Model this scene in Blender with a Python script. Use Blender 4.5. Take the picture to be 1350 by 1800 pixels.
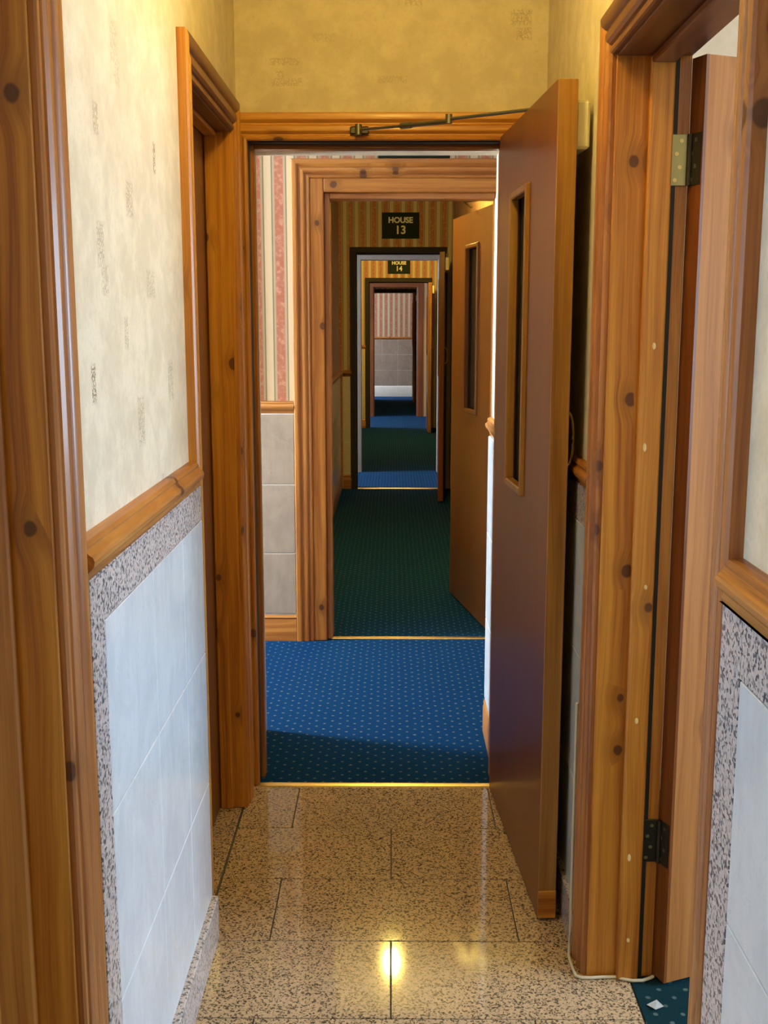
import bpy, bmesh, math, random
from mathutils import Vector, Matrix
random.seed(7)
S = bpy.context.scene
for o in list(bpy.data.objects): bpy.data.objects.remove(o)
C = S.collection
PI = math.pi

# ------------------------------------------------------------------ camera
cam = bpy.data.objects.new('camera', bpy.data.cameras.new('camera')); C.objects.link(cam)
PITCH = math.atan(335/1950)
cam.location = (0, 0, 1.48)
cam.rotation_euler = (PI/2-PITCH, 0, math.atan(15/1950*math.cos(PITCH)))
cam.data.sensor_fit = 'VERTICAL'; cam.data.sensor_height = 36; cam.data.lens = 39
cam.data.clip_start = .02; cam.data.clip_end = 200
S.camera = cam

# ------------------------------------------------------------------ world, daylight, exposure
w = bpy.data.worlds.new('sky'); S.world = w; w.use_nodes = True
w.node_tree.nodes['Background'].inputs[0].default_value = (.62, .80, 1, 1)
w.node_tree.nodes['Background'].inputs[1].default_value = .6
S.view_settings.view_transform = 'Standard'; S.view_settings.look = 'None'
S.view_settings.exposure = 0.0; S.view_settings.gamma = 1
try: S.view_settings.use_curve_mapping = False
except Exception: pass
DAY = (.55, .76, 1)
DAYL = (.72, .87, 1)
WARM = (1, .72, .15)
def daylight(name, loc, rot, sx, sy, power, col=DAY):       # sky light standing in a window opening
    l = bpy.data.lights.new(name, 'AREA'); l.shape = 'RECTANGLE'; l.size = sx; l.size_y = sy
    l.energy = power; l.color = col
    o = bpy.data.objects.new(name, l); C.objects.link(o); o.location = loc; o.rotation_euler = rot
    return o
TOX = (PI/2, 0, -PI/2)      # area light facing +X
TOMX = (PI/2, 0, PI/2)      # facing -X
daylight('window_light', (3.75, 1.65, 1.45), TOMX, 1.5, 1.3, 240)
daylight('window_light', (-3.35, .95, 1.45), TOX, 1.3, 1.3, 105)
daylight('window_light', (-3.45, 4.66, 1.70), TOX, .56, 1.7, 520, DAYL)
daylight('window_light', (-3.45, 10.48, 1.65), TOX, .9, 1.7, 390, DAYL)
daylight('window_light', (-3.45, 16.6, 1.65), TOX, 1.2, 1.7, 330, DAYL)
daylight('window_light', (-3.45, 21.8, 1.65), TOX, .8, 1.7, 420, DAYL)
# ceiling lamp power (blender watts): near corridor, section behind door 2, section behind door 3, last section
LAMP = {'near': 24.5, 'back': 9, 'side': 9, 'B': 78, 'D': 70, 'F': 4}

# ------------------------------------------------------------------ node helpers
def new_mat(name, rough=.5, spec=.5):
    m = bpy.data.materials.new(name); m.use_nodes = True
    nt = m.node_tree; b = nt.nodes['Principled BSDF']
    b.inputs['Roughness'].default_value = rough
    b.inputs['Specular IOR Level'].default_value = spec
    return m, nt, b
class N:
    def __init__(s, nt): s.nt = nt
    def inp(s, sock, v):
        if hasattr(v, 'is_output') or isinstance(v, bpy.types.NodeSocket): s.nt.links.new(v, sock)
        else: sock.default_value = v
    def math(s, op, a, b=0, c=0, clamp=False):
        n = s.nt.nodes.new('ShaderNodeMath'); n.operation = op; n.use_clamp = clamp
        s.inp(n.inputs[0], a); s.inp(n.inputs[1], b); s.inp(n.inputs[2], c); return n.outputs[0]
    def sep(s, v):
        n = s.nt.nodes.new('ShaderNodeSeparateXYZ'); s.inp(n.inputs[0], v); return n.outputs
    def comb(s, x, y, z):
        n = s.nt.nodes.new('ShaderNodeCombineXYZ')
        for i, v in enumerate((x, y, z)): s.inp(n.inputs[i], v)
        return n.outputs[0]
    def noise(s, v, scale, detail=3, rough=.5, dist=0):
        n = s.nt.nodes.new('ShaderNodeTexNoise'); s.inp(n.inputs['Vector'], v)
        n.inputs['Scale'].default_value = scale; n.inputs['Detail'].default_value = detail
        n.inputs['Roughness'].default_value = rough; n.inputs['Distortion'].default_value = dist
        return n.outputs['Fac']
    def voro(s, v, scale, dim='3D', feat='F1', rand=1):
        n = s.nt.nodes.new('ShaderNodeTexVoronoi'); n.voronoi_dimensions = dim; n.feature = feat
        s.inp(n.inputs['Vector'], v); n.inputs['Scale'].default_value = scale
        n.inputs['Randomness'].default_value = rand
        return n.outputs
    def ramp(s, f, stops, interp='LINEAR'):
        n = s.nt.nodes.new('ShaderNodeValToRGB'); n.color_ramp.interpolation = interp
        e = n.color_ramp.elements
        while len(e) < len(stops): e.new(.5)
        for i, (p, c) in enumerate(stops):
            e[i].position = p; e[i].color = (*c, 1) if len(c) == 3 else c
        s.inp(n.inputs[0], f); return n.outputs[0]
    def mix(s, f, a, b, mode='MIX'):
        n = s.nt.nodes.new('ShaderNodeMix'); n.data_type = 'RGBA'; n.blend_type = mode
        s.inp(n.inputs[0], f)
        for sock, v in ((n.inputs[6], a), (n.inputs[7], b)):
            if isinstance(v, tuple) and len(v) == 3: v = (*v, 1)
            s.inp(sock, v)
        return n.outputs[2]
    def pos(s):
        return s.nt.nodes.new('ShaderNodeNewGeometry').outputs['Position']
    def obj(s): return s.nt.nodes.new('ShaderNodeTexCoord').outputs['Object']
    def rnd(s): return s.nt.nodes.new('ShaderNodeObjectInfo').outputs['Random']
    def bump(s, h, strength, dist, b):
        n = s.nt.nodes.new('ShaderNodeBump'); n.inputs['Strength'].default_value = strength
        n.inputs['Distance'].default_value = dist; s.inp(n.inputs['Height'], h)
        s.nt.links.new(n.outputs[0], b.inputs['Normal'])
    def step(s, v, lo, hi):
        n = s.nt.nodes.new('ShaderNodeMapRange'); n.interpolation_type = 'SMOOTHSTEP'
        s.inp(n.inputs[0], v); n.inputs[1].default_value = lo; n.inputs[2].default_value = hi
        return n.outputs[0]

def plain(name, col, rough=.5, metal=0, spec=.5):
    m, nt, b = new_mat(name, rough, spec); n = N(nt)
    f = n.noise(n.obj(), 35, 3)
    c = n.mix(f, tuple(x*.86 for x in col), tuple(min(1, x*1.12) for x in col))
    nt.links.new(c, b.inputs['Base Color']); b.inputs['Metallic'].default_value = metal
    return m

def wood(name, axis, light, mid, dark, knot=(.085, .026, .007), rough=.33, knots=.55, gscale=1.0, coat=.0, knot_cell=7.0):
    """axis = direction of the grain in object space"""
    m, nt, b = new_mat(name, rough); n = N(nt)
    p = n.sep(n.obj()); r = n.math('MULTIPLY', n.rnd(), 37.0)
    al = p[axis]; o1, o2 = [p[i] for i in range(3) if i != axis]
    ac = n.math('ADD', n.math('ADD', o1, n.math('MULTIPLY', o2, .83)), r)
    al = n.math('ADD', al, r)
    # knots: sparse cells
    kv = n.comb(ac, n.math('MULTIPLY', al, .8), 0)
    vo = n.voro(kv, knot_cell, '2D')
    keep = n.math('GREATER_THAN', n.sep(vo['Color'])[0], 1-knots*.5)
    d = n.math('ADD', vo['Distance'], n.math('MULTIPLY', n.math('SUBTRACT', n.noise(kv, 60, 2), .5), .03))
    size = n.math('MULTIPLY_ADD', n.sep(vo['Color'])[1], .05, .035)
    km = n.math('MULTIPLY', keep, n.math('SUBTRACT', 1, n.step(n.math('SUBTRACT', d, size), 0, .03)))
    halo = n.math('MULTIPLY', keep, n.math('SUBTRACT', 1, n.step(d, .05, .34)))
    # grain bands, bent round the knots
    warp = n.math('MULTIPLY', n.noise(n.comb(n.math('MULTIPLY', ac, 6), n.math('MULTIPLY', al, 1.1), 0), 1.0, 2), .05)
    warp = n.math('ADD', warp, n.math('MULTIPLY', halo, .012))
    ag = n.math('ADD', ac, warp)
    g1 = n.noise(n.comb(n.math('MULTIPLY', ag, 55*gscale), n.math('MULTIPLY', al, .9), 0), 1.0, 4, .6)
    g2 = n.noise(n.comb(n.math('MULTIPLY', ag, 330*gscale), n.math('MULTIPLY', al, 6), 1), 1.0, 2, .5)
    g3 = n.noise(n.comb(n.math('MULTIPLY', ag, 9), n.math('MULTIPLY', al, .5), 2), 1.0, 2, .5)
    f = n.math('ADD', n.math('MULTIPLY', g1, .62), n.math('MULTIPLY', g2, .18))
    f = n.math('ADD', f, n.math('MULTIPLY', g3, .25))
    col = n.ramp(f, [(.40, dark), (.51, mid), (.62, light)])
    col = n.mix(n.math('MULTIPLY', halo, .55), col, tuple(x*.55 for x in mid))
    col = n.mix(n.math('MULTIPLY', km, .9), col, knot)
    nt.links.new(col, b.inputs['Base Color'])
    nt.links.new(n.math('MULTIPLY_ADD', g1, .18, rough-.09), b.inputs['Roughness'])
    b.inputs['Coat Weight'].default_value = coat; b.inputs['Coat Roughness'].default_value = .15
    n.bump(g2, .12, .001, b)
    return m

AX = 'xyz'
PINE = [wood('pine_'+a, i, (.60, .27, .036), (.47, .18, .020), (.29, .085, .009), knots=.62, coat=.10, rough=.38) for i, a in enumerate(AX)]
REDP = [wood('red_pine_'+a, i, (.46, .20, .06), (.36, .135, .035), (.22, .07, .018), knots=.45, coat=.16, rough=.36) for i, a in enumerate(AX)]
RAIL = [wood('rail_pine_'+a, i, (.48, .21, .045), (.36, .135, .024), (.15, .045, .009), knots=.35, coat=.06, gscale=.7, rough=.45) for i, a in enumerate(AX)]
OLDP = [wood('aged_pine_'+a, i, (.44, .185, .034), (.34, .12, .019), (.22, .066, .010), knots=.5, coat=.25) for i, a in enumerate(AX)]
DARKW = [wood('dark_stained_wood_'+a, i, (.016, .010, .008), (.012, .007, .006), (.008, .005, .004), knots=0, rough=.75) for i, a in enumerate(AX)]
REDW = [wood('red_brown_wood_'+a, i, (.17, .055, .020), (.13, .039, .014), (.085, .024, .009), knots=.1) for i, a in enumerate(AX)]
HEADP = [PINE[0], REDW[1], PINE[2]]  # pine set with its head pieces in a darker red-brown wood
SAPELE = wood('sapele_veneer', 2, (.20, .060, .012), (.155, .043, .0085), (.11, .029, .006), knots=0, gscale=1.2, rough=.36, coat=.08)
SAPELE.node_tree.nodes['Principled BSDF'].inputs['Specular IOR Level'].default_value = .32
TEAK = wood('brown_veneer', 2, (.21, .085, .026), (.17, .063, .018), (.12, .041, .012), knots=0, gscale=1.0, rough=.36, coat=.2)
PALEV = wood('pale_veneer', 2, (.42, .165, .045), (.35, .13, .033), (.26, .088, .020), knots=.1, gscale=.8, rough=.6)
PALEV.node_tree.nodes['Principled BSDF'].inputs['Specular IOR Level'].default_value = .15
LIP = wood('door_lipping', 2, (.36, .185, .045), (.29, .135, .029), (.21, .088, .018), knots=0, rough=.4)

def granite(name, base, pink, dark, rough, scale=1.0):
    m, nt, b = new_mat(name, rough); n = N(nt); p = n.pos()
    v = n.voro(p, 210*scale)
    cell = n.sep(v['Color'])
    big = n.noise(p, 95*scale, 3, .6)
    f = n.math('ADD', n.math('MULTIPLY', cell[0], .55), n.math('MULTIPLY', big, .75))
    col = n.ramp(f, [(.43, dark), (.52, tuple(x*.45 for x in base)), (.60, base), (.80, pink), (.95, tuple(min(1, x*1.25) for x in base))])
    wob = n.noise(p, 4, 2)
    col = n.mix(n.math('MULTIPLY', wob, .22), col, pink)
    nt.links.new(col, b.inputs['Base Color'])
    nt.links.new(n.math('MULTIPLY_ADD', big, .03, rough-.015), b.inputs['Roughness'])
    return m
GRANITE = granite('granite', (.44, .32, .195), (.53, .37, .22), (.03, .025, .022), .06, 1.2)
GRANITE.node_tree.nodes['Principled BSDF'].inputs['Specular IOR Level'].default_value = .36
GRANITEW = granite('granite_border', (.47, .42, .40), (.58, .48, .45), (.035, .037, .05), .30)

def tile_mat(name, c1, c2, rough, vein=.25):
    m, nt, b = new_mat(name, rough); n = N(nt); p = n.pos()
    f = n.noise(p, 5, 5, .6, 1.5)
    st = n.noise(n.comb(n.math('MULTIPLY', n.sep(p)[0], 40), n.math('MULTIPLY', n.sep(p)[1], 40), n.math('MULTIPLY', n.sep(p)[2], 9)), 1, 3)
    col = n.mix(n.step(n.math('ADD', n.math('MULTIPLY', f, .7), n.math('MULTIPLY', st, .3)), .35, .65), c1, c2)
    v = n.noise(p, 9, 2, .5, 2.5)
    vm = n.math('SUBTRACT', 1, n.step(n.math('ABSOLUTE', n.math('SUBTRACT', v, .5)), 0, .012))
    col = n.mix(n.math('MULTIPLY', vm, vein), col, tuple(x*.6 for x in c1))
    nt.links.new(col, b.inputs['Base Color']); return m
WTILE = tile_mat('white_wall_tile', (.58, .60, .63), (.67, .69, .71), .22, .15)
GTILE = tile_mat('grey_beige_tile', (.31, .255, .215), (.38, .32, .27), .30, .25)
CTILE = tile_mat('cream_tile', (.58, .53, .40), (.66, .60, .47), .28, .1)

def carpet_mat(name, base, dot, sp=.046):
    m, nt, b = new_mat(name, 1.0, .03); n = N(nt); p = n.sep(n.pos())
    wob = n.math('MULTIPLY', n.math('SUBTRACT', n.noise(n.pos(), 9, 2), .5), .02)
    u = n.math('DIVIDE', n.math('ADD', p[0], wob), sp); v = n.math('DIVIDE', p[1], sp)
    def grid(du, dv):
        a = n.math('SUBTRACT', n.math('FRACT', n.math('ADD', u, du+50)), .5)
        c = n.math('SUBTRACT', n.math('FRACT', n.math('ADD', v, dv+50)), .5)
        d = n.math('SQRT', n.math('ADD', n.math('MULTIPLY', a, a), n.math('MULTIPLY', c, c)))
        return n.math('SUBTRACT', 1, n.step(d, .05, .12))
    dm = n.math('MAXIMUM', grid(0, 0), grid(.5, .5))
    fl = n.noise(n.pos(), 700, 2)
    col = n.mix(fl, tuple(x*.65 for x in base), tuple(x*1.35 for x in base))
    col = n.mix(n.math('MULTIPLY', n.noise(n.pos(), 3, 3), .25), col, tuple(x*.6 for x in base))
    col = n.mix(n.math('MULTIPLY', dm, n.math('MULTIPLY_ADD', n.noise(n.pos(), 20, 1), .9, .25, clamp=True)), col, dot)
    nt.links.new(col, b.inputs['Base Color'])
    n.bump(fl, .5, .004, b)
    return m
CARPET = carpet_mat('blue_dotted_carpet', (.0035, .0325, .100), (.14, .16, .145), .056)
CARPETR = carpet_mat('teal_dotted_carpet', (.008, .032, .042), (.13, .18, .18), .06)

def stripe_mat():
    m, nt, b = new_mat('striped_wallpaper', .7, .3); n = N(nt); p = n.sep(n.pos())
    P = .101
    s = n.math('FRACT', n.math('DIVIDE', n.math('ADD', n.math('ADD', p[0], p[1]), -5.05+.502+20*P), P))   # red band centred on 0
    d = n.math('ABSOLUTE', n.math('SUBTRACT', s, .5))       # .5 = red centre, 0 = cream centre
    cream, green, red, pale = (.60, .475, .32), (.16, .17, .11), (.38, .115, .065), (.46, .32, .21)
    fl = n.noise(n.pos(), 42, 3, .6)
    redc = n.mix(n.step(fl, .45, .68), red, (.50, .24, .16))
    col = n.ramp(d, [(0, cream), (.155, cream), (.16, green), (.205, green), (.215, pale), (.30, pale), (.31, (1, 0, 0)), (.5, (1, 0, 0))], 'CONSTANT')
    isred = n.math('GREATER_THAN', d, .315)
    col = n.mix(isred, col, redc)
    g2 = n.math('MULTIPLY', n.math('GREATER_THAN', d, .275), n.math('LESS_THAN', d, .315))
    col = n.mix(n.math('MULTIPLY', g2, .6), col, (.30, .27, .19))
    col = n.mix(n.math('MULTIPLY', n.noise(n.pos(), 14, 3), .25), col, (.52, .41, .29))
    nt.links.new(col, b.inputs['Base Color']); return m
STRIPE = stripe_mat()

def paper_mat(name, hax, stamps):
    """cream embossed wallpaper with faded printed seals at (h, z, half width, half height)"""
    m, nt, b = new_mat(name, .75, .25); n = N(nt); pos = n.pos(); p = n.sep(pos)
    f = n.noise(pos, 14, 4, .6); f2 = n.noise(pos, 90, 3, .6)
    col = n.mix(n.step(f, .35, .68), (.59, .495, .36), (.69, .59, .44))
    col = n.mix(n.math('MULTIPLY', n.step(f2, .5, .7), .30), col, (.50, .43, .31))
    acc = None
    for h, z, hw, hh, st in stamps:
        a = n.math('DIVIDE', n.math('ABSOLUTE', n.math('SUBTRACT', p[hax], h)), hw)
        c = n.math('DIVIDE', n.math('ABSOLUTE', n.math('SUBTRACT', p[2], z)), hh)
        k = n.math('MULTIPLY', n.math('SUBTRACT', 1, n.step(n.math('MAXIMUM', a, c), .72, 1.0)), st)
        acc = k if acc is None else n.math('MAXIMUM', acc, k)
    sc = n.comb(p[hax], n.math('MULTIPLY', p[2], .8), 0)
    v = n.voro(sc, 75, '2D', 'DISTANCE_TO_EDGE')
    ring = n.math('ABSOLUTE', n.math('SUBTRACT', n.noise(sc, 95, 2, .6), .5))
    ink = n.math('MAXIMUM', n.math('SUBTRACT', 1, n.step(v['Distance'], .03, .10)), n.math('SUBTRACT', 1, n.step(ring, .015, .05)))
    col = n.mix(n.math('MULTIPLY', acc, ink), col, (.22, .15, .085))
    nt.links.new(col, b.inputs['Base Color'])
    n.bump(n.noise(pos, 260, 3, .6), .25, .002, b)
    return m
LEFT_STAMPS = [(1.93, 1.935, .030, .040, .30), (1.94, 1.89, .022, .025, .30), (1.79, 1.79, .018, .028, .5), (2.22, 1.79, .012, .034, .9),
    (2.0, 1.69, .030, .035, .5), (1.79, 1.60, .024, .040, .5), (1.81, 1.545, .026, .028, .4), (2.15, 1.55, .040, .030, .4),
    (1.94, 1.46, .016, .030, .5), (1.715, 1.385, .014, .034, 1.0), (2.31, 1.36, .030, .045, .45), (2.03, 1.30, .030, .052, .5), (2.20, 1.17, .015, .01, .5)]
END_STAMPS = [(-.315, 2.225, .05, .012, .35), (-.33, 2.19, .015, .010, .35), (-.31, 2.168, .055, .013, .35), (.37, 2.345, .035, .025, .4),
    (.38, 2.30, .025, .02, .4), (0, 2.175, .05, .012, .25), (.06, 2.385, .03, .01, .3), (-.20, 2.29, .04, .014, .2)]
PAPERL = paper_mat('cream_wallpaper_side', 1, LEFT_STAMPS)
PAPERE = paper_mat('cream_wallpaper_end', 0, END_STAMPS)

WHITE = plain('white_paint', (.72, .71, .68), .55)
ROOMP = plain('room_paint', (.66, .47, .29), .6)
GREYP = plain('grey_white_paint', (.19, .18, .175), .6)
GROUT = plain('white_grout', (.74, .75, .78), .6)
DGROUT = plain('dark_grout', (.07, .06, .05), .8)
BLACK = plain('black_seal', (.008, .008, .008), .6)
SIGNB = plain('sign_board', (.010, .018, .014), .7, 0, .15)
SIGNT = plain('sign_lettering', (.70, .68, .55), .5)
BRASS = plain('brass', (.62, .47, .20), .32, 1)
OLDBR = plain('tarnished_brass', (.36, .34, .17), .38, .8)
BRONZE = plain('dark_bronze', (.055, .048, .035), .42, .8)
STEEL = plain('dull_steel', (.20, .19, .15), .38, .9)
PLAST = plain('cream_plastic', (.74, .70, .56), .4)
CABLEM = plain('cable_sheath', (.62, .56, .42), .5)
PAPERW = plain('paper', (.42, .42, .41), .8)
PAINTCHIP = plain('bare_wood_chip', (.72, .56, .26), .7)
m, nt, b = new_mat('wired_glass', .08); b.inputs['Base Color'].default_value = (.03, .035, .03, 1); b.inputs['Roughness'].default_value = .12
nn = N(nt); nt.links.new(nn.mix(nn.noise(nn.obj(), 60, 2), (.015, .017, .014), (.05, .05, .04)), b.inputs['Base Color']); DGLASS = m
m, nt, b = new_mat('window_glass', .02); b.inputs['Transmission Weight'].default_value = 1; b.inputs['Base Color'].default_value = (.95, .97, 1, 1); WGLASS = m
def lamp_mat(name, watts, area, col=WARM):
    m, nt, b = new_mat(name, .4); b.inputs['Base Color'].default_value = (.8, .75, .6, 1)
    b.inputs['Emission Color'].default_value = (*col, 1); b.inputs['Emission Strength'].default_value = watts/(PI*area)
    return m

# ------------------------------------------------------------------ mesh helpers
def box(bm, x0, x1, y0, y1, z0, z1, bev=0):
    vs = [bm.verts.new((x, y, z)) for z in (z0, z1) for y in (y0, y1) for x in (x0, x1)]
    fs = [bm.faces.new([vs[i] for i in q]) for q in ((0, 2, 3, 1), (4, 5, 7, 6), (0, 1, 5, 4), (2, 6, 7, 3), (0, 4, 6, 2), (1, 3, 7, 5))]
    if bev:
        bmesh.ops.bevel(bm, geom=list({e for f in fs for e in f.edges}), offset=bev, segments=1, affect='EDGES', profile=.5)
def loft(bm, A, B):
    """prism between two equal closed polygons"""
    a = [bm.verts.new(p) for p in A]; c = [bm.verts.new(p) for p in B]; k = len(a)
    for i in range(k): bm.faces.new((a[i], a[(i+1) % k], c[(i+1) % k], c[i]))
    bm.faces.new(a[::-1]); bm.faces.new(c)
def tube(bm, pts, r, seg=8, caps=True):
    pts = [Vector(p) for p in pts]; rings = []
    for i, p in enumerate(pts):
        t = (pts[min(i+1, len(pts)-1)]-pts[max(i-1, 0)]).normalized()
        u = t.cross(Vector((0, 0, 1)))
        if u.length < .05: u = t.cross(Vector((1, 0, 0)))
        u.normalize(); v = t.cross(u)
        rings.append([bm.verts.new(p+r*(math.cos(a)*u+math.sin(a)*v)) for a in [2*PI*k/seg for k in range(seg)]])
    for A, B in zip(rings, rings[1:]):
        for k in range(seg): bm.faces.new((A[k], A[(k+1) % seg], B[(k+1) % seg], B[k]))
    if caps: bm.faces.new(rings[0][::-1]); bm.faces.new(rings[-1])
def lathe(bm, prof, c, seg=24):
    rings = [[bm.verts.new((c[0]+r*math.cos(2*PI*k/seg), c[1]+r*math.sin(2*PI*k/seg), c[2]+z)) for k in range(seg)] for r, z in prof]
    for A, B in zip(rings, rings[1:]):
        for k in range(seg): bm.faces.new((A[k], A[(k+1) % seg], B[(k+1) % seg], B[k]))
    bm.faces.new(rings[0][::-1]); bm.faces.new(rings[-1])
def wloc(o):
    v = Vector(o.location); 
    while o.parent: o = o.parent; v += Vector(o.location)
    return v
def obj(name, bm, mat, parent=None, local=False, smooth=None):
    """links a bmesh (world coordinates unless local) as one mesh object"""
    bmesh.ops.recalc_face_normals(bm, faces=bm.faces)
    me = bpy.data.meshes.new(name); o = bpy.data.objects.new(name, me); C.objects.link(o)
    if parent:
        o.parent = parent
        if not local: bmesh.ops.translate(bm, vec=-wloc(parent), verts=bm.verts)
    elif not local:
        xs = [v.co for v in bm.verts]
        off = Vector(((min(v.x for v in xs)+max(v.x for v in xs))/2, (min(v.y for v in xs)+max(v.y for v in xs))/2, min(v.z for v in xs)))
        bmesh.ops.translate(bm, vec=-off, verts=bm.verts); o.location = off
    bm.to_mesh(me); bm.free(); me.materials.append(mat)
    if smooth:
        for p in me.polygons: p.use_smooth = True
        me.set_sharp_from_angle(angle=math.radians(smooth))
    return o
def tag(o, label=None, cat=None, group=None, kind=None):
    for k, v in (('label', label), ('category', cat), ('group', group), ('kind', kind)):
        if v: o[k] = v
    return o
def empty(name, loc, rz=0):
    o = bpy.data.objects.new(name, None); C.objects.link(o); o.location = loc; o.rotation_euler = (0, 0, rz)
    o.empty_display_size = .05; return o
def boxo(name, mat, parent, *a, bev=0, local=False):
    bm = bmesh.new(); box(bm, *a, bev=bev); return obj(name, bm, mat, parent, local)

def wall(name, label, mat, x0, x1, y0, y1, z0=0, z1=2.6, holes=(), along='y'):
    """solid wall with rectangular holes (s0, s1, zlo, zhi) along its length"""
    bm = bmesh.new()
    a, c = (y0, y1) if along == 'y' else (x0, x1)
    def put(s0, s1, zl, zh):
        if s1-s0 < 1e-5 or zh-zl < 1e-5: return
        if along == 'y': box(bm, x0, x1, s0, s1, zl, zh)
        else: box(bm, s0, s1, y0, y1, zl, zh)
    s = a
    for h0, h1, zl, zh in sorted(holes):
        put(s, h0, z0, z1); put(h0, h1, z0, zl); put(h0, h1, zh, z1); s = h1
    put(s, c, z0, z1)
    return tag(obj(name, bm, mat), label, 'wall', kind='structure')

# ------------------------------------------------------------------ walls, ceiling, floor
XL, XR = -.46, .45
wl = wall('wall_left', 'cream wallpapered left corridor wall above white tiles and granite border', PAPERL, -.60, XL, -1.6, 3.40, holes=[(.60, 1.48, 0, 2.02), (2.56, 3.24, 0, 2.02)])
wr = wall('wall_right', 'cream wallpapered right corridor wall beside the half-open side door', PAPERL, XR, .60, -1.6, 3.40, holes=[(1.47, 2.35, 0, 2.02)])
wall('wall_back', 'plain cream end wall of the tiled corridor', PAPERE, -.6, .6, -1.72, -1.6, along='x')
we = wall('wall_end', 'yellow cream wall with faded printed seals above the granite corridor doorway', PAPERE, -3.3, 3.6, 3.40, 3.88, along='x', holes=[(-.46, .35, 0, 2.03)])
w2 = wall('wall_lobby', 'pink, green and cream striped wall round the pine doorway over blue carpet', STRIPE, -3.3, 1.3, 5.05, 5.20, along='x', holes=[(-.34, .50, 0, 2.09)])
wbl = wall('wall_passage_left', 'striped left wall of the dark carpeted passage before HOUSE 13', STRIPE, -.57, -.47, 5.20, 9.86)
wbr = wall('wall_passage_right', 'striped right wall of the dark carpeted passage before HOUSE 13', STRIPE, .52, .62, 5.20, 9.86)
w3 = wall('wall_house_13', 'striped wall carrying the HOUSE 13 sign over a dark door frame', STRIPE, -3.3, 1.3, 9.86, 9.98, along='x', holes=[(-.344, .444, 0, 2.086)])
w3b = wall('wall_white_opening', 'wall round the white painted opening beyond the HOUSE 13 door', STRIPE, -3.3, 1.3, 10.98, 11.10, along='x', holes=[(-.325, .46, 0, 2.086)])
wdl = wall('wall_hall_left', 'striped left wall of the passage before HOUSE 14', STRIPE, -.70, -.60, 11.10, 15.62)
wdr = wall('wall_hall_right', 'striped right wall of the passage before HOUSE 14', STRIPE, .66, .76, 11.10, 15.62)
w4 = wall('wall_house_14', 'striped wall carrying the HOUSE 14 sign over a dark door frame', STRIPE, -3.3, 1.3, 15.62, 15.74, along='x', holes=[(-.346, .51, 0, 2.036)])
w4b = wall('wall_red_frame', 'striped wall round the red brown frame beyond HOUSE 14', STRIPE, -3.3, 1.3, 17.52, 17.64, along='x', holes=[(-.314, .41, 0, 2.024)])
wfl = wall('wall_far_left', 'striped left wall of the last dark passage', STRIPE, -.70, -.60, 17.64, 21.25)
wfr = wall('wall_far_right', 'striped right wall of the last dark passage', STRIPE, .66, .76, 17.64, 21.25)
w5 = wall('wall_last_doorway', 'striped wall round the last doorway', STRIPE, -3.3, 1.3, 21.25, 21.37, along='x', holes=[(-.386, .407, 0, 2.038)])
w6 = wall('wall_far_end', 'pink striped wall over grey tiles closing the row of doorways', STRIPE, -3.3, 1.3, 22.25, 22.37, along='x')
# side rooms and halls (out of the frame, they carry the windows)
wall('wall_side_room_window', 'cream window wall of the side room with teal carpet', ROOMP, 3.6, 3.72, -.3, 3.40, holes=[(.9, 2.4, .8, 2.1)])
wall('wall_side_room_near', 'cream near wall of the side room with teal carpet', ROOMP, .6, 3.72, -.42, -.3, along='x')
wall('wall_side_room_back', 'cream painted back wall of the side room seen over its open door', ROOMP, .6, 3.6, 3.36, 3.40, along='x')
wall('wall_left_room_window', 'window wall of the room behind the nearest left frame', ROOMP, -3.32, -3.2, -.3, 2.3, holes=[(.3, 1.6, .8, 2.1)])
wall('wall_left_room_near', 'near wall of the room behind the nearest left frame', ROOMP, -3.32, -.6, -.42, -.3, along='x')
wall('wall_left_room_far', 'far wall of the room behind the nearest left frame', ROOMP, -3.32, -.6, 2.3, 2.42, along='x')
k = 0
for a, c, wy0, wy1, nm in ((3.88, 5.05, 4.36, 4.95, 'first'), (9.98, 10.98, 10.03, 10.93, 'second'), (15.74, 17.52, 16.0, 17.2, 'third'), (21.37, 22.25, 21.4, 22.2, 'fourth')):
    wall('wall_front', 'front wall with a glazed opening lighting the %s blue lobby' % nm, ROOMP, -3.42, -3.3, a, c, holes=[(wy0, wy1, .8, 2.5)])
    wall('wall_lobby_right', 'striped right side wall of the %s blue lobby' % nm, STRIPE, 1.2, 1.3, a, c)
# ceilings
bm = bmesh.new(); box(bm, -3.5, 3.8, -1.8, 22.5, 2.6, 2.7); tag(obj('ceiling', bm, WHITE), 'white ceiling over the row of corridors', 'ceiling', kind='structure')
bm = bmesh.new(); box(bm, .6, 3.6, -.3, 3.36, 2.36, 2.40); tag(obj('ceiling_side_room', bm, WHITE), 'white lowered ceiling of the side room', 'ceiling', kind='structure')
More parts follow.
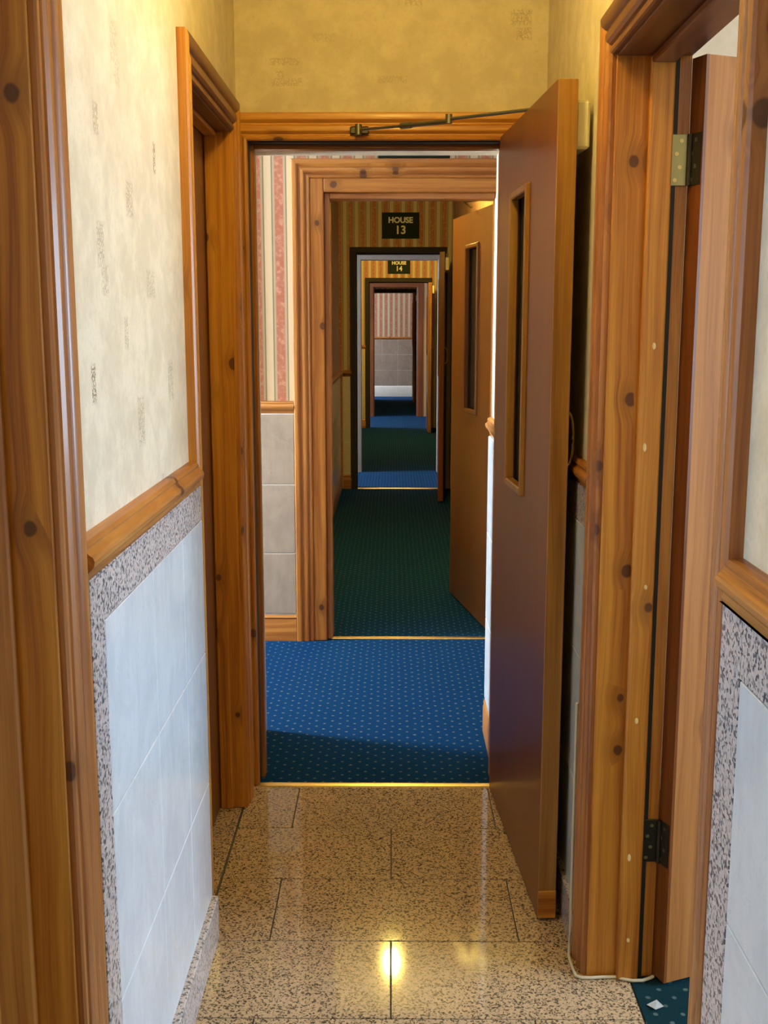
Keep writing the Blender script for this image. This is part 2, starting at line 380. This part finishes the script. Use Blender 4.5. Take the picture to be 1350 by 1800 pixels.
# floors
bm = bmesh.new(); box(bm, -.60, .545, -1.6, 3.40, -.06, -.004)
fl = tag(obj('floor', bm, DGROUT), 'polished speckled granite tile floor of the near corridor', 'floor', kind='structure')
row_y = [3.385-.3035*i for i in range(17)]
for i in range(16):
    y1, y0 = row_y[i], row_y[i+1]
    xr = .543 if (y0 > 1.20 and y1 < 2.5) else XR
    if i % 2 == 0: xs = [-.458, -.297, .308, xr]
    else: xs = [-.458, -.002, xr] if xr < .5 else [-.458, -.002, xr]
    for a, c in zip(xs, xs[1:]):
        boxo('tile', GRANITE, fl, a+.0016, c-.0016, max(y0, -1.6)+.0016, y1-.0016, -.03, 0, bev=.0012)
for y0, y1 in ((2.58, 2.90), (2.90, 3.22)):
    boxo('tile', GRANITE, fl, -.558, -.463, y0+.001, y1-.001, -.03, 0, bev=.0012)
for y0, y1 in ((.62, 1.03), (1.03, 1.46)):
    boxo('tile', GRANITE, fl, -.598, -.463, y0+.001, y1-.001, -.03, 0, bev=.0012)
def carpet(name, label, mat, x0, x1, y0, y1):
    bm = bmesh.new(); box(bm, x0, x1, y0, y1, -.06, 0); return tag(obj(name, bm, mat), label, 'carpet', kind='structure')
carpet('floor_carpet', 'blue carpet with pale dots running through the row of doorways', CARPET, -3.3, 1.2, 3.40, 22.25)
carpet('floor_side_room', 'dark teal carpet with pale flecks in the side room', CARPETR, .545, 3.6, -.3, 3.36)
carpet('floor_left_room', 'carpet in the room behind the nearest left frame', CARPETR, -3.2, -.60, -.3, 2.3)

# ------------------------------------------------------------------ mouldings
ARCH = [(0, 0), (0, .012), (.003, .0155), (.009, .0165), (.014, .0145), (.0165, .011), (.021, .011), (.0235, .016), (.030, .0205), (.039, .0215),
        (.047, .0195), (.052, .0150), (.0565, .0150), (.060, .0195), (.067, .0240), (.078, .0250), (.086, .0235), (.090, .0190), (.090, 0)]
FLAT = [(0, 0), (0, .015), (.004, .018), (.060, .018), (.064, .015), (.064, 0)]
RAILP = [(0, 0), (0, .008), (.006, .011), (.012, .011), (.016, .016), (.022, .023), (.030, .026), (.036, .025), (.040, .020), (.046, .017), (.050, .019), (.056, .016), (.058, .010), (.058, 0)]
RAILW = [(0, 0), (0, .0265)]+[(a, t+.012*(1-a/.058)+.002) for a, t in RAILP[1:-1]]+[(.058, 0)]
SKIRT = [(0, 0), (0, .018), (.095, .018), (.105, .014), (.112, .017), (.122, .012), (.128, .006), (.128, 0)]
def onY(Y, out=-1): return lambda s, z, t: (s, Y+out*t, z)         # wall facing -Y (out=-1)
def onX(X, out): return lambda s, z, t: (X+out*t, s, z)
def architrave(root, M, s0, s1, zt, prof, mats, W=1.0, T=1.0, trim0=None, trim1=None, z0=0, zsink=-.0015, only=(0, 1, 2), vaxis=2, haxis=0):
    """two legs and a head with mitred corners; trim0 / trim1 cut the outer part of a leg to that width"""
    prof = [(a*W, t*T+(zsink if t == 0 else 0)) for a, t in prof]
    for side, s, sg, tr in ((0, s0, -1, trim0), (1, s1, 1, trim1)):
        if side not in only: continue
        pr = prof if tr is None else [(min(a, tr), t) for a, t in prof]
        bm = bmesh.new()
        loft(bm, [M(s+sg*a, z0, t) for a, t in pr], [M(s+sg*a, zt+a, t) for a, t in pr])
        obj('architrave_leg', bm, mats[2], root, smooth=28)
    if 2 in only:
        bm = bmesh.new()
        e0 = (lambda a: s0-a) if trim0 is None else (lambda a: s0-min(a, trim0))
        e1 = (lambda a: s1+a) if trim1 is None else (lambda a: s1+min(a, trim1))
        loft(bm, [M(e0(a), zt+a, t) for a, t in prof], [M(e1(a), zt+a, t) for a, t in prof])
        obj('architrave_head', bm, mats[haxis], root, smooth=28)
def mbox(M, s0, s1, z0, z1, t0, t1, bev=.0015):
    a = M(s0, z0, t0); c = M(s1, z1, t1); bm = bmesh.new()
    box(bm, min(a[0], c[0]), max(a[0], c[0]), min(a[1], c[1]), max(a[1], c[1]), min(a[2], c[2]), max(a[2], c[2]), bev=bev); return bm
def lining(root, M, s0, s1, zt, t_front, t_back, mats, haxis, thick=.02, name='lining'):
    for a, c in ((s0-thick, s0), (s1, s1+thick)): obj(name, mbox(M, a, c, 0, zt+thick, t_front, t_back), mats[2], root)
    obj(name+'_head', mbox(M, s0, s1, zt, zt+thick, t_front, t_back), mats[haxis], root)
def stops(root, M, s0, s1, zt, t0, t1, proj, mats, haxis, name='door_stop'):
    obj(name, mbox(M, s0, s0+proj, 0, zt, t0, t1, .003), mats[2], root); obj(name, mbox(M, s1-proj, s1, 0, zt, t0, t1, .003), mats[2], root)
    obj(name+'_head', mbox(M, s0+proj, s1-proj, zt-proj, zt, t0, t1, .003), mats[haxis], root)
def run(name, M, s0, s1, zb, prof, mat, label, cat='rail', parent=None, flip=False):
    """horizontal moulding; prof = (height, thickness)"""
    bm = bmesh.new(); pr = [(a, t-(.002 if t == 0 else 0)) for a, t in prof]
    loft(bm, [M(s0, zb+a, t) for a, t in pr], [M(s1, zb+a, t) for a, t in pr])
    o = obj(name, bm, mat, parent, smooth=28)
    if not parent: tag(o, label, cat, kind='structure')
    return o

# --- nearest left doorway (in the left wall)
ML = onX(XL, 1); MR = onX(XR, -1)
t = tag(empty('trim_1', (XL, 1.0, 0)), 'glossy reddish pine door casing nearest the faded seal wallpaper', 'door frame', kind='structure')
architrave(t, ML, .615, 1.465, 2.005, ARCH, REDP, haxis=1)
lining(t, ML, .62, 1.46, 2.0, .004, -.145, PINE, 1)
stops(t, ML, .62, 1.46, 2.0, -.052, -.105, .014, OLDP, 1)
# --- second left doorway (door shut)
t = tag(empty('trim_2', (XL, 2.9, 0)), 'yellow pine casing round the shut door beside the fire door', 'door frame', kind='structure')
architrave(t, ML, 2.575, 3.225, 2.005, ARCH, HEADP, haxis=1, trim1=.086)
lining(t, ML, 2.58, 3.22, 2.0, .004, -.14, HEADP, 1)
stops(t, ML, 2.58, 3.22, 2.0, -.030, -.066, .012, PINE, 1)
d = tag(empty('door_1', (-.53, 3.215, 0)), 'shut brown door deep inside the yellow pine casing', 'door', kind='structure')
boxo('door_panel', TEAK, d, -.568, -.528, 2.585, 3.215, .006, 1.995, bev=.002)
bm = bmesh.new(); tube(bm, [(-.528, 2.66, 1.02), (-.495, 2.66, 1.02), (-.490, 2.67, 1.02), (-.490, 2.76, 1.015)], .008); obj('door_handle', bm, STEEL, d, smooth=40)
# --- right doorway
t = tag(empty('trim_3', (XR, 1.9, 0)), 'knotty pine casing round the side doorway with the open door', 'door frame', kind='structure')
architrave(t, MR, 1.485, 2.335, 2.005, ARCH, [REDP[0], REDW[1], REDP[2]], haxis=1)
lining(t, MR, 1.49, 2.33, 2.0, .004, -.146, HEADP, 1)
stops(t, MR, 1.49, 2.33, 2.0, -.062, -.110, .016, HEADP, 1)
for a in (2.3265,): obj('seal_strip', mbox(MR, a, 2.3305, 0, 2.0, -.112, -.121, 0), BLACK, t)
for z in ((.62, .016), (.30, .02), (.92, .012), (1.22, .02), (1.43, .016), (.1, .012)):
    bm = bmesh.new(); bmesh.ops.create_icosphere(bm, subdivisions=1, radius=1)
    bmesh.ops.scale(bm, vec=(.0045, .0012, z[1]*.55), verts=bm.verts); bmesh.ops.translate(bm, vec=(XR+.088+random.uniform(-.012, .012), 2.3143, z[0]), verts=bm.verts)
    obj('paint_chip', bm, PAINTCHIP, t)

# --- corridor wainscot: rails, granite borders, white tiles
run('trim_4', ML, 1.551, 2.49, 1.110, RAILW, RAIL[1], 'pine dado rail on the left wall below the faded seals', 'dado rail')
run('trim_5', MR, .2, 1.40, 1.123, RAILW, RAIL[1], 'pine dado rail on the right wall before the side doorway', 'dado rail')
run('trim_6', MR, 2.42, 3.398, 1.103, RAILP, RAIL[1], 'pine dado rail half hidden behind the open fire door', 'dado rail')
def wainscot(wallo, M, s0, s1, ztop, bz, border_sides, joints_s, joints_z, tp, tmat=WTILE, gmat=GRANITEW, sk=.11, skt=.040):
    obj('grout_backing', mbox(M, s0, s1, 0, ztop, -.002, tp-.004, 0), GROUT, wallo)
    js = list(joints_s)
    for a, c in border_sides: obj('granite_border', mbox(M, a, c, sk, ztop, 0, tp), gmat, wallo)
    obj('granite_border', mbox(M, min(js), max(js), bz, ztop, 0, tp), gmat, wallo)
    for a, c in zip(js, js[1:]):
        for e, g in zip(joints_z, joints_z[1:]):
            obj('wall_tile', mbox(M, a+.0011, c-.0011, e+.0011, g-.0011, 0, tp), tmat, wallo)
    n = max(1, round((s1-s0)/.6))
    for i in range(n): obj('granite_skirting', mbox(M, s0+(s1-s0)*i/n+.0008, s0+(s1-s0)*(i+1)/n-.0008, 0, sk, 0, skt, .002), gmat, wallo)
wainscot(wl, ML, 1.551, 2.489, 1.113, 1.035, [(1.551, 1.622)], [1.622, 1.965, 2.25, 2.489], [.11, .402, .722, 1.035], .026)
wainscot(wr, MR, .2, 1.399, 1.126, 1.045, [(1.315, 1.399)], [.2, .58, .95, 1.315], [.11, .402, .722, 1.045], .022, skt=.030)
wainscot(wr, MR, 2.421, 3.398, 1.106, 1.02, [(2.421, 2.47)], [2.47, 2.78, 3.09, 3.398], [.11, .40, .71, 1.02], .014, skt=.024)

# ------------------------------------------------------------------ fire door 1 : frame
ME = onY(3.40)
t = tag(empty('trim_7', (-.05, 3.40, 0)), 'moulded pine frame of the nearest fire doorway over the brass strip', 'door frame', kind='structure')
architrave(t, ME, -.428, .332, 2.003, ARCH, PINE, W=.86, trim0=.029, trim1=.078, haxis=0)
for a, c in ((-.459, -.432), (.336, .349)): obj('jamb', mbox(ME, a, c, 0, 2.028, -.001, -.10), PINE[2], t)
obj('jamb_head', mbox(ME, -.432, .336, 2.004, 2.028, -.001, -.10), PINE[0], t)
stops(t, ME, -.432, .336, 2.004, -.050, -.095, .016, OLDP, 0)
obj('seal_strip', mbox(ME, -.432, -.4275, .005, 2.004, -.002, -.050, 0), BLACK, t)
obj('seal_strip', mbox(ME, -.428, .336, 1.9995, 2.004, -.002, -.050, 0), BLACK, t)

def door_leaf(name, label, hinge, d, side, width=.79, height=1.985, th=.044, face=SAPELE, edge=LIP, slot=None, closer=True, handle=True, beadm=None, arm=None):
    """leaf hanging from hinge, running along d; face y=0 is the one seen, the thickness goes to side*y"""
    r = tag(empty(name, (*hinge, 0), math.atan2(d[1], d[0])), label, 'door', kind='structure')
    beadm = beadm or LIP
    s = side; ys = lambda a, c: (min(s*a, s*c), max(s*a, s*c))
    def lb(nm, mat, x0, x1, a, c, z0, z1, bev=.001, par=r):
        bm = bmesh.new(); box(bm, x0, x1, *ys(a, c), z0, z1, bev=bev); return obj(nm, bm, mat, par, local=True)
    z0 = .008
    bm = bmesh.new()
    if slot:
        u0, u1, v0, v1 = slot
        for q in ((0, u0, z0, height), (u1, width-.007, z0, height), (u0, u1, z0, v0), (u0, u1, v1, height)): box(bm, q[0], q[1], *ys(0, th), q[2], q[3])
    else: box(bm, 0, width-.007, *ys(0, th), z0, height)
    obj('door_panel', bm, face, r, local=True)
    lb('edge_lipping', edge, width-.007, width, 0, th, z0, height, .0012)
    if slot:
        bw = .016
        for a0, a1 in ((-.010, .014), (th-.014, th+.010)):
            for q in ((u0-.004, u0+bw, v0-.004, v1+.004), (u1-bw, u1+.004, v0-.004, v1+.004), (u0+bw, u1-bw, v0-.004, v0+bw), (u0+bw, u1-bw, v1-bw, v1+.004)):
                lb('glazing_bead', beadm, q[0], q[1], a0, a1, q[2], q[3], .003)
        lb('glass_pane', DGLASS, u0, u1, th/2-.003, th/2+.003, v0, v1, 0)
    if handle:
        h = bmesh.new(); yb = s*(th+.001); out = s*(th+(.024 if handle is True else handle))
        pts = []
        for i in range(13):
            a = -PI/2+PI*i/12
            pts.append((width-.05, yb+(out-yb)*math.cos(a)**.6 if abs(math.cos(a)) > 1e-6 else yb, 1.205+.065*math.sin(a)))
        tube(h, pts, .0035, 8); obj('pull_handle', h, BRASS, r, local=True, smooth=40)
    if closer:
        cb = lb('closer_body', PLAST, width-.43, width-.02, th, th+.034, height-.145, height-.040, .006)
        sp = bmesh.new(); lathe(sp, [(.010, 0), (.010, .052)], (width-.36, s*(th+.017), height-.042), 12); obj('closer_spindle', sp, STEEL, cb, local=True, smooth=40)
        if arm:
            inv = Matrix.Rotation(-r.rotation_euler[2], 4, 'Z') @ Matrix.Translation((-hinge[0], -hinge[1], 0))
            spd = Vector((width-.36, s*(th+.017), height+.006)); el = inv @ Vector(arm[1]); br = inv @ Vector(arm[0])
            h = bmesh.new(); tube(h, [spd, spd.lerp(el, .5), el], .0045, 8); tube(h, [el-Vector((0, 0, .012)), el+Vector((0, 0, .012))], .009, 10)
            a1 = obj('closer_arm', h, STEEL, r, local=True, smooth=40)
            h = bmesh.new(); e2 = el-Vector((0, 0, .006)); mid = br.lerp(e2, .55)
            tube(h, [br, mid], .0042, 8); tube(h, [mid, e2], .0065, 8); tube(h, [mid-(e2-br).normalized()*.02, mid+(e2-br).normalized()*.02], .009, 8)
            obj('closer_rod', h, STEEL, r, local=True, smooth=40)
            h = bmesh.new(); tube(h, [br+Vector((0, 0, -.014)), br+Vector((0, 0, .016))], .010, 12); obj('arm_pivot', h, STEEL, r, local=True, smooth=40)
    return r
SLOT = (.235, .475, 1.03, 1.82)
def unit(a, c):
    L = math.dist(a, c); return ((c[0]-a[0])/L, (c[1]-a[1])/L)
d1 = door_leaf('door_2', 'large glossy brown fire door with slot window standing open over granite tiles', (.312, 3.358), unit((.312, 3.36), (.365, 2.565)), 1, width=.795, height=2.006, slot=SLOT,
    arm=((-.10, 3.364, 2.028), (.150, 3.10, 2.013)), handle=.022)
boxo('edge_repair', PINE[1], d1, .786, .7965, .0, .0445, .010, .082, bev=.001, local=True)
bm = bmesh.new(); box(bm, -.125, -.070, 3.372, 3.384, 2.018, 2.040, bev=.003)
br = obj('arm_bracket', bm, BRONZE, t)

# brass strips
for nm, y, x0, x1, lab in (('trim_8', 3.388, -.432, .336, 'brass threshold strip between granite tiles and blue carpet'),
                           ('trim_9', 5.085, -.285, .47, 'thin brass strip under the pine doorway with striped wall'),
                           ('trim_10', 9.86, -.31, .415, 'thin brass strip under the HOUSE 13 doorway')):
    bm = bmesh.new(); loft(bm, [(x0, y-.016, -.002), (x0, y-.013, .004), (x0, y, .007), (x0, y+.013, .004), (x0, y+.016, -.002)], [(x1, y-.016, -.002), (x1, y-.013, .004), (x1, y, .007), (x1, y+.013, .004), (x1, y+.016, -.002)])
    tag(obj(nm, bm, BRASS, smooth=40), lab, 'threshold', kind='structure')

# ------------------------------------------------------------------ thick wall reveal between fire door 1 and lobby (right side, tiled)
MV = onX(.35, -1)
for e, g in ((.13, .43), (.43, .745), (.745, 1.085)): obj('wall_tile', mbox(MV, 3.503, 3.878, e+.0015, g-.0015, -.001, .014), WTILE, we)
obj('grout_backing', mbox(MV, 3.503, 3.879, .01, 1.085, -.001, .010, 0), GROUT, we)
run('trim_11', MV, 3.50, 3.88, 1.092, RAILP, RAIL[1], 'short pine dado rail on the bright tiled reveal behind the fire door', 'dado rail')
run('baseboard_reveal', MV, 3.50, 3.88, 0, SKIRT, OLDP[1], 'short pine skirting at the foot of the bright tiled reveal', 'skirting')

# ------------------------------------------------------------------ doorway 2
M2 = onY(5.05)
t = tag(empty('trim_12', (.1, 5.05, 0)), 'wide worn pine frame against pink striped wallpaper', 'door frame', kind='structure')
architrave(t, M2, -.365, .525, 2.10, ARCH, OLDP, haxis=0, W=.9)
for a, c in ((-.366, -.305), (.478, .526)): obj('frame_face', mbox(M2, a, c, 0, 2.101, .012, -.10, .004), OLDP[2], t)
obj('frame_face_head', mbox(M2, -.305, .478, 2.04, 2.101, .012, -.10, .004), OLDP[0], t)
stops(t, M2, -.305, .478, 2.04, -.02, -.13, .025, REDP, 0)
obj('brass_plate', mbox(M2, -.443, -.434, 1.648, 1.748, .0205, .0235, .001), BRASS, t)  # small brass plate near the outer edge of the left leg
run('trim_13', M2, -.619, -.448, 1.066, RAILP, RAIL[0], 'short pine dado rail under the pink striped wallpaper', 'dado rail')
run('baseboard_lobby', M2, -.619, -.448, 0, SKIRT, OLDP[0], 'short pine skirting under the grey tiles by the worn pine frame', 'skirting')
obj('grout_backing', mbox(M2, -.619, -.445, .1, 1.068, -.001, .009, 0), GROUT, w2)
for e, g in ((.129, .42), (.42, .742), (.742, 1.066)): obj('wall_tile', mbox(M2, -.609, -.449, e+.003, g-.003, 0, .014), GTILE, w2)
obj('corner_bead', mbox(M2, -.631, -.620, .0, 2.6, -.001, .012, .003), WHITE, w2)
d2 = door_leaf('door_3', 'brown fire door with dark slot window swung away into the dim passage', (.458, 5.19), unit((.458, 5.19), (.318, 5.96)), -1, width=.79, height=2.005, face=TEAK, edge=LIP,
    slot=(.25, .50, 1.03, 1.85), beadm=TEAK, handle=False, closer=False)
h = bmesh.new(); tube(h, [(.415, 5.215, 2.028), (.335, 5.34, 2.03), (.385, 5.60, 2.03)], .006, 8); o = obj('closer_arm', h, BRONZE, smooth=40)
mw = o.location.copy(); o.parent = d2; rot = Matrix.Rotation(-d2.rotation_euler[2], 4, 'Z'); o.location = rot @ (mw-d2.location); o.rotation_euler = (0, 0, -d2.rotation_euler[2])

# ------------------------------------------------------------------ passage B: rails, tiles, skirting
def lower_wall(wallo, M, s0, s1, zr, tmat, n, nm, lab, ax, zs=.128, rows=3, sep=GROUT, thick=.010, rail=RAIL, skm=OLDP):
    obj('grout_backing', mbox(M, s0, s1, zs-.02, zr, -.001, thick-.003, 0), sep, wallo)
    for i in range(n):
        for j in range(rows):
            obj('wall_tile', mbox(M, s0+(s1-s0)*i/n+.002, s0+(s1-s0)*(i+1)/n-.002, zs+(zr-zs)*j/rows+.002, zs+(zr-zs)*(j+1)/rows-.002, 0, thick), tmat, wallo)
    run('trim_'+nm, M, s0, s1, zr, RAILP, rail[ax], 'pine dado rail '+lab, 'dado rail')
    run('baseboard_'+nm, M, s0, s1, 0, SKIRT, skm[ax], 'pine skirting '+lab, 'skirting')
lower_wall(wbl, onX(-.47, 1), 5.205, 9.83, 1.0, CTILE, 12, 'passage_left', 'along the left wall of the passage before HOUSE 13', 1)
lower_wall(wbr, onX(.52, -1), 6.05, 8.95, 1.0, CTILE, 8, 'passage_right', 'along the right wall of the passage before HOUSE 13', 1)
lower_wall(w3, onY(9.86), -.438, -.362, 1.0, CTILE, 1, 'house_13', 'stub left of the dark HOUSE 13 frame', 0)

# ------------------------------------------------------------------ doorway 3
def simple_frame(nm, lab, Y, s0, s1, zt, mats, wid, T=1.0, depth=.12, stop=True, hw=None, stopm=None):
    M = onY(Y); t = tag(empty(nm, ((s0+s1)/2, Y, 0)), lab, 'door frame', kind='structure')
    architrave(t, M, s0, s1, zt, FLAT, mats, W=wid/.064, T=T, haxis=0)
    lining(t, M, s0, s1, zt, .0, -depth, mats, 0)
    if stop: stops(t, M, s0, s1, zt, -.05, -depth+.01, .012, stopm or mats, 0)
    return t
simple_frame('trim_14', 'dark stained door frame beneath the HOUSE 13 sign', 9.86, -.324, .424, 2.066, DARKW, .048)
d3 = door_leaf('door_4', 'brown fire door edge standing open beneath the HOUSE 13 sign', (.408, 9.835), unit((.408, 9.835), (.376, 9.10)), 1, width=.735, height=2.03, face=TEAK, edge=SAPELE, slot=(.20, .45, 1.03, 1.82), beadm=TEAK)
simple_frame('trim_15', 'white painted plain frame between blue carpet and the next dim passage', 10.98, -.305, .44, 2.066, [GREYP]*3, .075, stop=False)

# passage D
lower_wall(wdl, onX(-.60, 1), 11.105, 15.59, 1.10, CTILE, 6, 'hall_left', 'along the left wall of the passage before HOUSE 14', 1, rows=2)
lower_wall(wdr, onX(.66, -1), 11.105, 14.7, 1.10, CTILE, 6, 'hall_right', 'along the right wall of the passage before HOUSE 14', 1, rows=2)
lower_wall(w4, onY(15.62), -.565, -.372, 1.10, CTILE, 1, 'house_14', 'stub left of the dark HOUSE 14 frame', 0)
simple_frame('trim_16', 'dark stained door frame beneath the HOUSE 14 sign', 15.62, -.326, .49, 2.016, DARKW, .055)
d4 = door_leaf('door_5', 'yellowish edged fire door standing open beneath the HOUSE 14 sign', (.472, 15.59), unit((.472, 15.59), (.472, 14.85)), 1, width=.74, height=1.985, face=TEAK, edge=LIP, slot=(.20, .45, 1.03, 1.82), beadm=TEAK)
simple_frame('trim_17', 'red brown stained door frame in the lobby beyond HOUSE 14', 17.52, -.294, .39, 2.004, REDW, .09)
# passage F and last doorway
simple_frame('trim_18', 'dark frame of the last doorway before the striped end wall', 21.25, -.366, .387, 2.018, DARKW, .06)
d5 = door_leaf('door_6', 'dark fire door standing open at the last doorway', (.378, 21.22), unit((.378, 21.22), (.372, 20.5)), 1, width=.72, height=1.99, face=SAPELE, edge=SAPELE, slot=(.20, .45, 1.03, 1.82), beadm=TEAK)
# far end wall
M6 = onY(22.25)
obj('grout_backing', mbox(M6, -1.3, 1.15, .2, 1.125, -.001, .007, 0), GROUT, w6)
for i in range(7):
    for j, (e, g) in enumerate(((.215, .52), (.52, .834), (.834, 1.125))):
        x0 = -1.165+.317*i; obj('wall_tile', mbox(M6, x0+.003, x0+.314, e+.003, g-.003, 0, .010), GTILE, w6)
run('trim_19', M6, -1.3, 1.15, 1.125, [(a*.95, b_*.9) for a, b_ in RAILP], RAIL[0], 'pine dado rail across the striped end wall', 'dado rail')
run('baseboard_far_end', M6, -1.3, 1.15, 0, [(0, 0), (0, .02), (.19, .02), (.205, .014), (.215, .008), (.215, 0)], WHITE, 'tall white skirting board at the foot of the striped end wall', 'skirting')

# ------------------------------------------------------------------ side room door (right), hinges, cable, scrap
dd = (.927, .375); hx = (.616, 2.292)
dr = tag(empty('door_7', (*hx, 0), math.atan2(dd[1], dd[0])), 'pale faced door swung open into the side room with brass hinges', 'door', kind='structure')
boxo('door_panel', PALEV, dr, .004, .755, 0, .044, .008, 1.995, local=True)
boxo('edge_lipping', SAPELE, dr, -.003, .004, -.0005, .0445, .008, 1.995, local=True)
bm = bmesh.new(); tube(bm, [(.70, 0, 1.03), (.70, -.04, 1.03), (.695, -.046, 1.03), (.59, -.048, 1.03)], .008); obj('door_handle', bm, STEEL, dr, local=True, smooth=40)
for zc, mt in ((1.80, OLDBR), (.335, BRONZE)):
    # leaf plate on the door edge
    o = boxo('hinge_plate', BRONZE, dr, -.0055, -.0028, .004, .040, zc-.05, zc+.05, local=True)
    inv = Matrix.Rotation(-dr.rotation_euler[2], 4, 'Z') @ Matrix.Translation((-hx[0], -hx[1], 0))
    bm = bmesh.new(); box(bm, .556, .592, 2.3248, 2.3298, zc-.05, zc+.05, bev=.0008); bmesh.ops.transform(bm, matrix=inv, verts=bm.verts)
    hp = obj('hinge_plate', bm, mt, dr, local=True)
    bm = bmesh.new(); tube(bm, [(.5965, 2.322, zc-.05), (.5965, 2.322, zc+.05)], .0055, 10); bmesh.ops.transform(bm, matrix=inv, verts=bm.verts)
    obj('hinge_knuckle', bm, BRONZE, dr, local=True, smooth=40)
    for i, (dx, dz) in enumerate(((.580, .037), (.571, .012), (.578, -.014), (.569, -.039))):
        bm = bmesh.new(); tube(bm, [(dx, 2.3250, zc+dz), (dx, 2.3238, zc+dz)], .0042, 10); bmesh.ops.transform(bm, matrix=inv, verts=bm.verts)
        obj('screw', bm, BRASS, hp, local=True)
        bm = bmesh.new(); box(bm, -.0062, -.0053, .014+.012*(i % 2), .022+.012*(i % 2), zc+dz-.004, zc+dz+.004)
        obj('screw', bm, STEEL, o, local=True)

bm = bmesh.new()
tube(bm, [(.4235, 2.43, .62), (.4235, 2.43, .3), (.4235, 2.43, .06), (.423, 2.428, .03), (.421, 2.422, .012), (.418, 2.405, .0045), (.4185, 2.36, .0042), (.421, 2.325, .0042),
          (.432, 2.318, .0042), (.455, 2.318, .0042), (.48, 2.321, .0042), (.51, 2.322, .0042), (.53, 2.312, .0042), (.548, 2.306, .005), (.57, 2.306, .006), (.590, 2.316, .006), (.597, 2.322, .006)], .0038, 8)
tag(obj('cable', bm, CABLEM, smooth=60), 'thin cream cable running down the casing and along the granite floor', 'cable')
bm = bmesh.new()
vs = [(.56, 2.222, .001), (.585, 2.236, .0035), (.596, 2.216, .001), (.574, 2.200, .004)]
loft(bm, vs, [(x, y, z+.0008) for x, y, z in vs])
sc = tag(obj('paper_scrap', bm, PAPERW), 'crumpled white paper scrap on the teal carpet', 'paper')

# ------------------------------------------------------------------ signs
def text_mesh(body, size, bold, mat, parent, cx, cz, y):
    cu = bpy.data.curves.new('lettering', 'FONT'); cu.body = body; cu.size = size; cu.align_x = 'CENTER'; cu.align_y = 'CENTER'; cu.extrude = .001; cu.offset = bold
    to = bpy.data.objects.new('tmp', cu); C.objects.link(to); bpy.context.view_layer.update()
    me = bpy.data.meshes.new_from_object(to.evaluated_get(bpy.context.evaluated_depsgraph_get()))
    bpy.data.objects.remove(to)
    me.transform(Matrix.Rotation(PI/2, 4, 'X')); me.name = 'lettering'; me.materials.clear(); me.materials.append(mat)
    o = bpy.data.objects.new('lettering', me); C.objects.link(o); o.parent = parent; o.location = (cx, y, cz); return o
def sign(x0, x1, z0, z1, Y, lines, label):
    r = tag(empty('house_sign', ((x0+x1)/2, Y, z0)), label, 'sign', 'black house number signs')
    boxo('sign_board', SIGNB, r, x0, x1, Y-.007, Y-.0005, z0, z1, bev=.002)
    h = z1-z0
    for body, size, zf in lines: text_mesh(body, size*h, .011*h, SIGNT, r, 0, zf*h, -.008)
sign(-.064, .250, 2.184, 2.42, 5.05, [], 'black sign board above the wide worn pine frame')
sign(-.094, .230, 2.185, 2.405, 9.86, [('HOUSE', .30, .70), ('13', .44, .32)], 'black sign reading HOUSE 13 facing the dark passage with brown slot-window door')
sign(-.066, .242, 2.125, 2.345, 15.62, [('HOUSE', .28, .66), ('14', .42, .31)], 'smaller looking black sign reading HOUSE 14 on bright yellow stripes')

# ------------------------------------------------------------------ ceiling lamps and windows
def lamp(x, y, watts, label, r=.065, drop=.10, zc=2.6):
    t = tag(empty('ceiling_lamp', (x, y, zc)), label, 'lamp', 'warm ceiling lamps')
    bm = bmesh.new(); lathe(bm, [(.05, 0), (.05, -.018), (.02, -.03), (.02, -drop+r*.8)], (x, y, zc), 20); obj('lamp_base', bm, PLAST, t, smooth=40)
    bm = bmesh.new(); bmesh.ops.create_uvsphere(bm, u_segments=24, v_segments=14, radius=r); bmesh.ops.translate(bm, vec=(x, y, zc-drop), verts=bm.verts)
    obj('lamp_globe', bm, lamp_mat('lamp_glow', watts, 4*PI*r*r), t, smooth=60)
lamp(0.0, 2.18, LAMP['near'], 'warm globe lamp on the ceiling of the granite corridor')
lamp(0.0, -.45, LAMP['back'], 'globe lamp on the ceiling over the plain cream back wall')
lamp(1.5, 1.15, LAMP['side'], 'added unseen globe warming the side room below its lowered white ceiling', zc=2.36)  # added lamp, tints the side room walls and open door warm
lamp(0.0, 6.35, LAMP['B'], 'globe lamp above the dark carpet between pine and black frames', drop=.14, r=.036)
lamp(0.0, 13.9, LAMP['D'], 'globe lamp lighting the bright yellow striped passage')
lamp(0.0, 19.2, LAMP['F'], 'warm globe lamp on the ceiling of the last passage')
def window(i, X, y0, y1, z0, z1, label):
    t = tag(empty('window_%d' % i, (X, (y0+y1)/2, z0)), label, 'window', kind='structure')
    f = .05
    for q in ((y0, y0+f, z0, z1), (y1-f, y1, z0, z1), (y0+f, y1-f, z0, z0+f), (y0+f, y1-f, z1-f, z1), ((y0+y1)/2-.02, (y0+y1)/2+.02, z0+f, z1-f)):
        boxo('window_frame', WHITE, t, X-.03, X+.03, *q, bev=.003)
window(1, 3.66, .9, 2.4, .8, 2.1, 'white framed window of the side room')
window(2, -3.26, .3, 1.6, .8, 2.1, 'white framed window of the left room')
window(3, -3.36, 4.36, 4.95, .8, 2.5, 'white framed glazed opening of the first blue lobby')
window(4, -3.36, 10.03, 10.93, .8, 2.5, 'white framed glazed opening of the second blue lobby')
window(5, -3.36, 16.0, 17.2, .8, 2.5, 'white framed glazed opening of the third blue lobby')
window(6, -3.36, 21.4, 22.2, .8, 2.5, 'white framed glazed opening of the fourth blue lobby')
